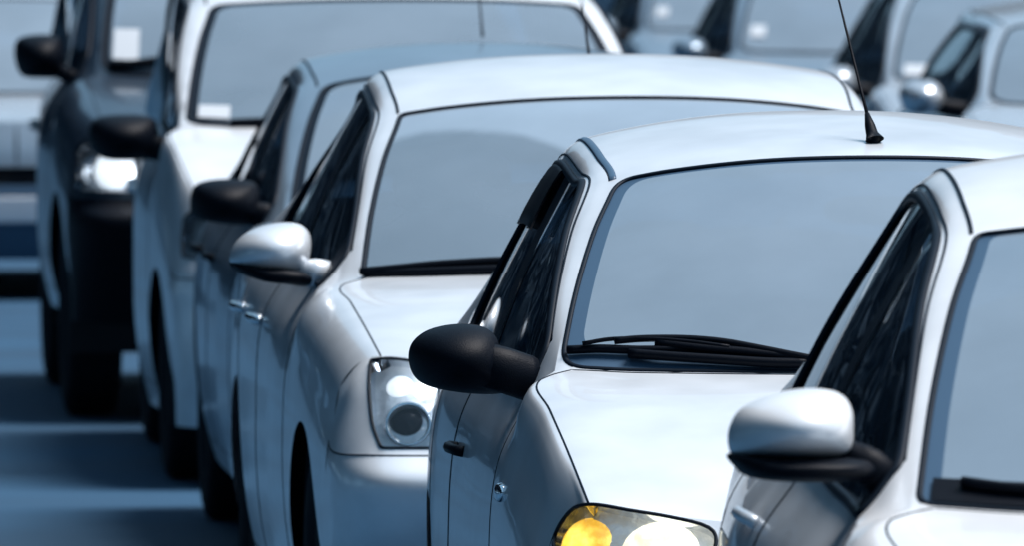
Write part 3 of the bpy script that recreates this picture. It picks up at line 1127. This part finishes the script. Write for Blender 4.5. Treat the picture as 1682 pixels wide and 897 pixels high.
        zl = c.headC[1] - 0.11
        V, Fc = rbox(0, c.headC[0] - 0.09, zl, 0.22, 0.04, 0.06, 3)
        mk('rear_view_mirror', V, Fc, 'dash', root)
    return root

def mirror_pair(c, outline_px, w, depth, m, under_px=None, arm=None, arm_r=0.028, outline=None, arm_pts=None):
    """door mirrors from the outline of the left one in the photograph, put at w behind the nose; the right one is its twin"""
    out = smooth_loop(outline or [c.local(px, py, w) for px, py in outline_px], 5)
    for sgn in (1, -1):
        V, Fc = dome(out, depth, 14, 2.0, back=w + depth * 0.35)
        if sgn < 0:
            V, Fc = [(-x, y, z) for x, y, z in V], [f[::-1] for f in Fc]
        o = mk('door_mirror', V, Fc, m, c.root)
        cx, cz = sum(p[0] for p in out) / len(out), sum(p[1] for p in out) / len(out)
        gl = [((cx + (x - cx) * 0.9) * sgn, w + depth * 0.35 + 0.004, cz + (z - cz) * 0.9) for x, z in out]
        mk('mirror_glass', gl, [tuple(range(len(gl)))], 'chrome', o, False)
        if under_px:
            o2 = smooth_loop([c.local(px, py, w) for px, py in under_px], 4)
            V, Fc = dome(o2, depth * 1.05, 6, 2.4, back=w + depth * 0.36)
            if sgn < 0:
                V, Fc = [(-x, y, z) for x, y, z in V], [f[::-1] for f in Fc]
            mk('mirror_base', V, Fc, 'black_plastic', o)
        if arm or arm_pts:
            pts = [np.array(p) for p in arm_pts] if arm_pts else [np.array((*c.local(px, py, ww), ww))[[0, 2, 1]] for px, py, ww in arm]
            V, Fc = tube(smooth_line(pts, 4), arm_r * 0.75, 12, flat=1.25)
            if sgn < 0:
                V, Fc = [np.array(v) * FLIP for v in V], [f[::-1] for f in Fc]
            mk('mirror_arm', V, Fc, m if getattr(c, 'arm_paint', False) else 'black_plastic', o)

def wiper(c, pts_px, r=0.009, lift=0.012, box=(4, 7, 8, 11), name='wiper'):
    P = []
    for px, py in pts_px:
        p, n = c.on(px, py, box)
        P.append(p + n * lift)
    V, F = tube(smooth_line(P, 4), r, 8)
    return mk(name, V, F, 'black_plastic', c.root)

def wiper_uv(c, path, r, lift, parent=None, name='wiper', flip=False):
    q = np.array(path, float)
    P = c.A(q) + c.A.normal(q) * lift
    if flip:
        P = P * FLIP
    V, F = tube(smooth_line(list(P), 4), r, 8)
    return mk(name, V, F, 'black_plastic', parent or c.root)

YAW = 0.083
QUEUE = 'cars queuing bumper to bumper in the near lane'
RIGHT = 'cars queuing in the far right lane'

# ------------------------------------------------------------------ the ground
def ground():
    V = [(-400, -60, 0), (400, -60, 0), (400, 1500, 0), (-400, 1500, 0)]
    o = mk('road', V, [(0, 1, 2, 3)], None, None, False)
    m = mat('asphalt', (0.016, 0.056, 0.108), 0.85, spec=0.25, noise=0.25, nscale=0.5, bump=0.5, bscale=60)
    o.data.materials.append(m)
    o['kind'] = 'structure'
ground()

# ------------------------------------------------------------------ the queue, nearest car first
# 1: white car cut by the right edge
c1 = Car(at=(1.485, 20.5), yaw=YAW, paint='white', L=4.1, hw=0.915, rear_w=0.90, belt=(0.97, 1.03),
         cowlC=(1.06, 0.985), cowlE=(0.735, 1.25, 1.0), hoodX=0.785, hoodE=(0.72, 0.3, 0.76), hoodC=(0.12, 0.76),
         headC=(1.90, 1.455), headE=(0.545, 2.05, 1.42), peak=(2.6, 1.56), edge_drop=0.05, endC=(3.45, 1.50), endE=(0.46, 3.5, 1.45),
         rearC=(4.02, 1.08), rearE=(0.52, 3.95, 1.08), rw=3.4, nu=7, nv=6, ws_round=(0.12, 0.2), ws=(4.03, 6.98, 8.06),
         seal='seal_grey', seal_w=0.006, border=(0.10, 0.03, 0.22), belt_in=0.10, glass_top=6.25, uend=10.9, c_slant=0.7, frame_seam=True, dlo_w=0.011, handle_w=(2.5, None), handle_z=0.915, handle_mat='silver', ub=8.2,
         lamp=[(-0.80, 0.62), (-0.80, 0.74), (-0.5, 0.72), (-0.5, 0.60)], bulbs=[(-0.66, 0.67, 0.05, 'bowl')], grille=(0.40, 0.62, 0.70), intake=(0.5, 0.26, 0.36))
build_car(c1, 'white_car', 'nearest white car, cut off by the right edge of the picture', QUEUE)
mirror_pair(c1, [(1202, 735), (1204, 705), (1222, 675), (1262, 654), (1310, 643), (1355, 642), (1390, 652), (1405, 675), (1407, 705), (1405, 738), (1390, 752), (1340, 757), (1280, 757), (1215, 752)], 1.40, 0.16, 'white',
            under_px=[(1203, 748), (1280, 752), (1400, 752), (1440, 760), (1440, 790), (1330, 795), (1240, 788), (1212, 770)],
            arm=[(1395, 755, 1.43), (1430, 770, 1.40), (1470, 805, 1.42)], arm_r=0.035)

# 2: pale hatchback with the lit lamps
c2 = Car(at=(0.885, 26.0), yaw=YAW, paint='pearl', L=3.85, hw=0.838, front_w=0.99, frame_seam=True, uend=10.7, belt=(0.945, 0.98),
         cowlC=(0.98, 1.0), cowlE=(0.705, 1.15, 1.003), hoodX=0.748, hoodE=(0.725, 0.16, 0.785), hoodC=(0.06, 0.73),
         headC=(1.70, 1.425), headE=(0.525, 1.85, 1.372), peak=(2.5, 1.50), edge_drop=0.06, endC=(3.2, 1.45), endE=(0.48, 3.25, 1.39),
         rearC=(3.75, 1.05), rearE=(0.62, 3.68, 1.05), fw=0.75, rw=3.15, nu=7, nv=6, ws=(4.03, 6.97, 8.08), ws_round=(0.30, 0.40),
         seal='seal_grey', seal_w=0.006, border=(0.22, 0.06, 0.24), belt_in=0.075, ditch_w=0.009, ditch_mat='seal_grey', dlo_w=0.011, handle_w=(2.1, None), handle_z=0.80, handle_mat='black_plastic', ub=8.5,
         shoulder=(0.075, 0.10), lamp_px=True, lamp=[(915, 925), (905, 885), (918, 858), (940, 838), (968, 829), (1030, 833), (1100, 845), (1165, 868), (1175, 900), (1150, 960), (1050, 985), (960, 965)],
         bulbs=[(946, 892, 0.058, 'amber_lit'), (1088, 922, 0.086, 'head_lit')], grille=(0.36, 0.60, 0.68), intake=(0.5, 0.26, 0.36))
build_car(c2, 'pale_hatchback', 'pale hatchback with lit amber indicator, black door mirror and roof aerial', QUEUE)
mirror_pair(c2, [(674, 590), (680, 565), (702, 546), (735, 536), (770, 534), (800, 540), (818, 556), (826, 585), (832, 620), (834, 645), (800, 650), (750, 646), (705, 636), (682, 618)], 1.27, 0.15, 'black_plastic',
            arm=[(790, 600, 1.25), (825, 608, 1.24), (868, 622, 1.27)], arm_r=0.05)

# 3: silver saloon
c3 = Car(at=(0.46, 30.9), yaw=YAW, paint='silver', L=4.55, hw=0.905, belt=(0.985, 1.05),
         cowlC=(1.20, 1.035), cowlE=(0.715, 1.40, 1.02), hoodX=0.765, hoodE=(0.745, 0.27, 0.875), hoodC=(0.10, 0.83),
         headC=(2.0, 1.445), headE=(0.565, 2.15, 1.40), peak=(2.75, 1.535), edge_drop=0.045, endC=(3.55, 1.47), endE=(0.51, 3.6, 1.42),
         rearC=(4.15, 1.10), rearE=(0.66, 4.1, 1.08), fw=0.92, rw=3.62, nu=6, nv=5, wr=0.315, ws=(4.02, 6.97, 8.05), ws_round=(0.10, 0.18),
         seal='rubber', border=(0.05, 0.03, 0.06), dlo_w=0.010, wiped=True, film=0.74, frame_seam=True, handle_w=(2.6, 3.45), handle_z=0.875, handle_mat='chrome', ub=8.25,
         waist=0.655, z2=0.86, nose=(0.22, 0.11, -0.02, 0.045), bumper_m=2.95, lamp_px=True, lamp=[(626, 737), (609, 592), (740, 594), (780, 600), (770, 737)],
         bulbs=[(669, 692, 0.046, 'projector'), (748, 690, 0.046, 'projector'), (655, 628, 0.034, 'added_glow'), (735, 628, 0.034, 'added_glow')], grille=(0.42, 0.68, 0.80), intake=(0.6, 0.28, 0.44))
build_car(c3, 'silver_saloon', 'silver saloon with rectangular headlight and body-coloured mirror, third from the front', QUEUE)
c3.arm_paint = True
mirror_pair(c3, [(380, 432), (382, 412), (395, 392), (420, 376), (455, 367), (485, 367), (505, 376), (513, 395), (510, 425), (500, 445), (480, 455), (440, 450), (400, 444)], 1.62, 0.15, 'silver',
            under_px=[(381, 430), (440, 438), (500, 448), (520, 462), (505, 472), (450, 463), (395, 450)],
            arm=[(500, 450, 1.62), (518, 447, 1.60), (538, 450, 1.62)], arm_r=0.035)

# 4: grey hatchback
c4 = Car(at=(0.115, 37.4), yaw=YAW, paint='steel', L=4.1, hw=0.835, belt=(0.93, 0.98),
         cowlC=(1.10, 0.97), cowlE=(0.67, 1.30, 0.975), hoodE=(0.68, 0.25, 0.75), headC=(1.9, 1.40), headE=(0.52, 2.05, 1.345), peak=(2.6, 1.465),
         endC=(3.4, 1.40), endE=(0.48, 3.45, 1.35), rearC=(3.95, 1.02), rearE=(0.62, 3.9, 1.02), rw=3.35, nu=5, nv=4, handle_w=(2.4, 3.2), handle_z=0.83, handle_mat='black_plastic',
         seal='rubber', border=(0.1, 0.06, 0.2), ws_round=(0.25, 0.4), grille=(0.4, 0.6, 0.68), lamp=[(-0.75, 0.62), (-0.75, 0.73), (-0.5, 0.71), (-0.5, 0.61)], bulbs=[(-0.62, 0.67, 0.045, 'bowl')])
build_car(c4, 'grey_hatchback', 'grey hatchback mostly hidden behind the silver saloon, with a boxy black mirror', QUEUE)
mirror_pair(c4, [(314, 345), (316, 315), (330, 300), (365, 294), (405, 296), (425, 305), (430, 340), (428, 362), (395, 370), (345, 364), (320, 357)], 1.45, 0.15, 'black_plastic',
            arm=[(415, 350, 1.45), (440, 355, 1.44), (458, 360, 1.46)], arm_r=0.04)

# 5: white people carrier
c5 = Car(at=(-0.235, 42.5), yaw=YAW, paint='ivory', L=4.3, hw=0.87, mid_w=0.93, rear_w=0.86, belt=(1.08, 1.12), waist=0.68,
         cowlC=(0.95, 1.13), cowlE=(0.755, 1.12, 1.135), hoodX=0.79, hoodE=(0.74, 0.25, 0.90), hoodC=(0.08, 0.88), headC=(1.7, 1.545), headE=(0.625, 1.85, 1.52), peak=(2.6, 1.66),
         endC=(3.7, 1.60), endE=(0.58, 3.75, 1.56), rearC=(4.2, 1.12), rearE=(0.70, 4.15, 1.12), rw=3.4, nu=5, nv=4, handle_w=(2.3, 3.1), handle_z=0.9,
         seal='rubber', film=0.5, border=(0.1, 0.06, 0.2), ws_round=(0.2, 0.4), wr=0.31, lamp=[(-0.80, 0.74), (-0.80, 0.86), (-0.5, 0.84), (-0.5, 0.72)], bulbs=[(-0.66, 0.79, 0.05, 'bowl')], grille=(0.42, 0.70, 0.80))
build_car(c5, 'white_people_carrier', 'tall white people carrier with black mirror and white sticker in its wide windscreen', QUEUE, 'van')
mirror_pair(c5, [(148, 230), (150, 205), (165, 192), (200, 188), (240, 190), (258, 200), (264, 235), (260, 258), (225, 263), (180, 262), (155, 250)], 1.30, 0.16, 'black_plastic',
            arm=[(245, 240, 1.30), (262, 243, 1.28), (285, 245, 1.30)], arm_r=0.045)

# 6: dark off-roader
c6 = Car(at=(-0.725, 47.2), yaw=YAW, paint='navy', L=4.5, hw=0.865, mid_w=0.94, rear_w=0.88, belt=(1.17, 1.20), waist=0.78, sill=0.36, wr=0.37,
         cowlC=(1.05, 1.20), cowlE=(0.68, 1.2, 1.215), hoodX=0.72, hoodE=(0.70, 0.16, 1.03), hoodC=(0.08, 1.03), headC=(1.7, 1.68), headE=(0.58, 1.8, 1.66), peak=(2.7, 1.78),
         endC=(4.1, 1.72), endE=(0.58, 4.15, 1.70), rearC=(4.4, 1.22), rearE=(0.70, 4.38, 1.22), fw=0.80, rw=3.5, nu=5, nv=4, seal='rubber', border=(0.1, 0.06, 0.2), handle_w=(2.3, 3.1), handle_z=1.0,
         bumper_mat='black_plastic', bumper_m=3.15, z2=0.88, nose=(0.10, 0.04, -0.03, 0.05), lamp_px=True, lamp=[(124, 312), (124, 250), (150, 234), (222, 234), (224, 316)], bulbs=[(188, 278, 0.075, 'added_glow'), (143, 280, 0.045, 'bowl')],
         grille=(0.50, 0.82, 0.97), intake=(0.6, 0.42, 0.54), plate_z=0.62)
build_car(c6, 'dark_off_roader', 'dark off-roader with bright headlight and black mirror, white card in its windscreen', QUEUE, 'off-roader')
mirror_pair(c6, [(26, 100), (26, 72), (38, 60), (70, 56), (96, 60), (105, 78), (107, 110), (100, 126), (70, 128), (38, 124)], 1.40, 0.17, 'black_plastic',
            arm=[(95, 115, 1.40), (115, 125, 1.36), (135, 130, 1.36)], arm_r=0.03)

# 7: pale car at the left edge
c7 = Car(at=(-2.2, 59.5), yaw=YAW, paint='pale', L=4.3, hw=0.86, belt=(0.90, 0.94), waist=0.55, cowlC=(1.1, 0.90), cowlE=(0.72, 1.25, 0.91), hoodC=(0.06, 0.80), hoodE=(0.70, 0.2, 0.79),
         headC=(1.9, 1.33), headE=(0.54, 2.0, 1.30), peak=(2.6, 1.40), endC=(3.3, 1.34), endE=(0.5, 3.4, 1.30), rearC=(4.0, 0.95), rearE=(0.62, 3.95, 0.95), nu=4, nv=4, plate_z=0.41,
         bumper_mat='seal_grey', bumper_m=2.9, lamp=[(-0.74, 0.52), (-0.74, 0.60), (-0.42, 0.60), (-0.42, 0.52)], bulbs=[(-0.6, 0.56, 0.032, 'bowl')], grille=(0.34, 0.52, 0.60))
build_car(c7, 'pale_saloon', 'pale blurred car at the left edge, behind the dark off-roader', QUEUE)

# 8-11: the far lane on the right
far = [((2.62, 50.6), 'mist', 'far_saloon', 'silver car at the right edge with dark side windows, in the far lane', dict(cowlC=(1.05, 1.03), cowlE=(0.70, 1.2, 1.04), belt=(1.0, 1.02), headC=(1.75, 1.36), headE=(0.54, 1.85, 1.33), peak=(2.5, 1.42))),
       ((2.46, 57.6), 'pale', 'far_saloon', 'blurred pale car right of the aerial, with a white windscreen sticker', {}),
       ((1.92, 65.6), 'steel', 'far_saloon', 'blurred grey car left of the aerial, with a broad pale windscreen', {}),
       ((1.53, 73.0), 'steel', 'far_saloon', 'farthest blurred car, beside the right pillar of the tall white people carrier', {})]
FAR = []
for at, pt, nm, lb, kw in far:
    c = Car(at=at, yaw=YAW, paint=pt, nu=4, nv=4, lamp=[(-0.75, 0.6), (-0.75, 0.70), (-0.5, 0.69), (-0.5, 0.59)], bulbs=[(-0.62, 0.65, 0.04, 'bowl')], grille=(0.4, 0.58, 0.67), **kw)
    build_car(c, nm, lb, RIGHT)
    FAR.append(c)
for c in [c7] + FAR:                                          # plain door mirrors
    x, z, w = -(c.half(1.4) - 0.02), c.belt[0] + 0.05, c.cowlE[1] + 0.16
    mirror_pair(c, None, w, 0.14, 'black_plastic' if c is c7 else c.paint, outline=[(x - 0.17, z), (x - 0.165, z + 0.05), (x - 0.12, z + 0.075), (x - 0.04, z + 0.075), (x - 0.005, z + 0.04), (x, z - 0.02), (x - 0.03, z - 0.05), (x - 0.13, z - 0.05)],
                arm_pts=[(x - 0.03, w, z - 0.02), (x + 0.02, w, z - 0.03), (x + 0.09, w + 0.02, z - 0.04)], arm_r=0.035)

# ------------------------------------------------------------------ small fittings
def sticker(c, u0, u1, v0, v1, name='sticker', lift=0.004):
    """paper in the lower corner of the windscreen; u up the glass, v from the left edge to the middle"""
    n, m = 6, 5
    q = [(lerp(u0, u1, j / (m - 1)), lerp(v0, v1, i / (n - 1))) for j in range(m) for i in range(n)]
    V = c.A(q) + c.A.normal(q) * lift
    F = [(j * n + i, j * n + i + 1, (j + 1) * n + i + 1, (j + 1) * n + i) for j in range(m - 1) for i in range(n - 1)]
    return mk(name, V, F, 'paper', c.root)

def aerial(c, base, tip, base_h=0.05, r=0.0035, foot=True):
    """base, tip: (px, py, w)"""
    (x0, z0), (x1, z1) = c.local(*base), c.local(*tip)
    a, b = np.array((x0, base[2], z0)), np.array((x1, tip[2], z1))
    d = (b - a) / np.linalg.norm(b - a)
    V, F = tube([a + d * 0.02, lerp(a, b, 0.35), lerp(a, b, 0.7), b], [r * 1.25, r, r * 0.8, r * 0.6], 8)
    o = mk('aerial', V, F, 'black_plastic', c.root)
    if foot:
        V, F = tube([a - (0, 0, 0.01), a + (0, 0, 0.012), a + d * base_h * 0.55, a + d * base_h, a + d * base_h * 1.6], [0.021, 0.020, 0.013, 0.011, 0.005], 12)
        mk('aerial_foot', V, F, 'black_plastic', o)
    return o

q = [(u, v) for u in (4.05, 4.12, 4.19, 4.26) for v in np.linspace(8.2, 11, 12)]
P = c1.A(q) + c1.A.normal(q) * 0.004
V = list(P) + list(P * FLIP)
F = [(r * 12 + k, r * 12 + k + 1, r * 12 + 13 + k, r * 12 + 12 + k) for r in range(3) for k in range(11)]
mk('cowl_cover', V, F + [tuple(i + 48 for i in f[::-1]) for f in F], 'black_plastic', c1.root)
# car 1: wiper along the base of the windscreen
wiper_uv(c1, [(4.2, 8.5), (4.17, 9.0), (4.16, 9.6), (4.16, 10.3), (4.17, 11.0)], 0.009, 0.012)
# car 2
wp = wiper(c2, [(1012, 575), (1060, 571), (1130, 571), (1190, 576), (1250, 587), (1300, 597), (1345, 606)], 0.0075, 0.022)
wp2 = wiper(c2, [(934, 582), (985, 580), (1050, 582), (1130, 582), (1220, 590), (1300, 598), (1380, 600)], 0.009, 0.010, name='wiper_blade')
wiper(c2, [(1035, 590), (1100, 595), (1180, 600), (1260, 605), (1330, 606)], 0.010, 0.014, name='wiper_arm')
wiper(c2, [(960, 581), (1010, 573), (1075, 573), (1140, 578), (1200, 586)], 0.0045, 0.024, name='wiper_frame')
wiper(c2, [(1080, 574), (1150, 583), (1230, 590), (1320, 600)], 0.010, 0.016, name='wiper_arm')
aerial(c2, (1437, 238, 1.83), (1373, -20, 2.05))
for sg in (1, -1):
    V, n = [], 6
    us = np.linspace(8.7, 10.25, 9)
    for u in us:
        q = np.array([(u, 6.1 - 0.75 * k / (n - 1)) for k in range(n)])
        P, N = c2.A(q), c2.A.normal(q)
        lift = np.array([0.004, 0.009, 0.012, 0.013, 0.013, 0.011])[:, None]
        V += list(P + N * lift) + list((P + N * (lift - 0.004))[::-1])
    m = 2 * n
    F = [(m * i + k, m * i + (k + 1) % m, m * (i + 1) + (k + 1) % m, m * (i + 1) + k) for i in range(len(us) - 1) for k in range(m)]
    F += [tuple(range(m)), tuple(range(m * (len(us) - 1), m * len(us)))[::-1]]
    if sg < 0:
        V, F = [v * FLIP for v in V], [f[::-1] for f in F]
    mk('wind_deflector', V, F, 'black_plastic', c2.root)
for sg in (1, -1):
    q = c2.A.find((0.98, 0.765), lambda P: P[:, 1:3], (0, 4, 1, 4.5))
    p = c2.A([q])[0]
    V, F = rbox(p[0], p[1], p[2], 0.03, 0.07, 0.04, 2.5)
    if sg < 0:
        V, F = [(-x, y, z) for x, y, z in V], [f[::-1] for f in F]
    mk('side_repeater', V, F, 'chrome', c2.root)
# car 3
wiper(c3, [(594, 457), (650, 450), (710, 444), (770, 440), (830, 437), (900, 436)], 0.010, 0.016)
wiper(c3, [(600, 458), (680, 455), (760, 450), (850, 447), (950, 447)], 0.011, 0.010, name='wiper_arm')
aerial(c3, (969, 100, 3.5), (956, 6, 3.75), foot=False)
# car 4
aerial(c4, (793, 66, 2.7), (786, -25, 2.9), foot=False)
# car 5
sticker(c5, 4.16, 4.42, 8.38, 8.95)
wiper(c5, [(380, 205), (430, 203), (520, 200), (620, 198)], 0.012, 0.012)
# car 6
sticker(c6, 4.32, 4.95, 8.42, 9.0, 'windscreen_card')
wiper(c6, [(180, 110), (225, 108), (270, 102), (330, 98)], 0.016, 0.014)
# far lane
sticker(FAR[1], 4.2, 4.5, 8.45, 9.0)
sticker(FAR[2], 4.5, 4.85, 8.45, 8.9)
sticker(FAR[3], 4.5, 4.8, 8.45, 8.85)

# ------------------------------------------------------------------ unseen trees added around the road to block sky and darken reflections
def sky_blockers():
    rnd = np.random.default_rng(3)
    VV, FF, n0 = [], [], 0
    spots = [(-4.6 - rnd.random() * 1.2 - y * 0.083, y) for y in range(14, 280, 4)] + [(15 + rnd.random() * 3 - y * 0.083, y) for y in range(30, 280, 8)] + [(-50 + 6 * k, 285 + 8 * (k % 2)) for k in range(16)] + [(-45 + 5 * k, -14 - 5 * (k % 2)) for k in range(19)]
    for x, y in spots:
        h, r = rnd.uniform(10, 15), rnd.uniform(2.8, 3.8)
        v, f = tube([(x, y, 0), (x + 0.1, y, h * 0.3), (x - 0.1, y + 0.1, h * 0.65)], [0.22, 0.17, 0.08], 8)
        VV.append(np.array(v))
        FF += [tuple(i + n0 for i in q) for q in f]
        n0 += len(v)
        N = 2600
        d = rnd.normal(size=(N, 3))
        d /= np.linalg.norm(d, axis=1)[:, None]
        d *= (rnd.random(N) ** 0.4)[:, None]
        p = np.array((x, y, h * 0.55)) + d * (r, r, h * 0.5)
        a = rnd.normal(size=(N, 3))
        a /= np.linalg.norm(a, axis=1)[:, None]
        b = np.cross(a, rnd.normal(size=(N, 3)))
        b /= np.linalg.norm(b, axis=1)[:, None]
        sz = rnd.uniform(0.18, 0.5, N)[:, None]
        VV.append(np.stack([p + a * sz, p + b * sz * 0.6, p - a * sz, p - b * sz * 0.6], 1).reshape(-1, 3))
        FF += [(n0 + 4 * i, n0 + 4 * i + 1, n0 + 4 * i + 2, n0 + 4 * i + 3) for i in range(N)]
        n0 += 4 * N
    o = mk('sky_blocking_trees', np.concatenate(VV), FF, mat('foliage', (0.012, 0.028, 0.048), 0.8, spec=0.1), None, False)
    o['kind'] = 'stuff'
    o['label'] = 'unseen leafy trees around the road, set densely to block sky and darken the cars'
    o['category'] = 'trees'
sky_blockers()
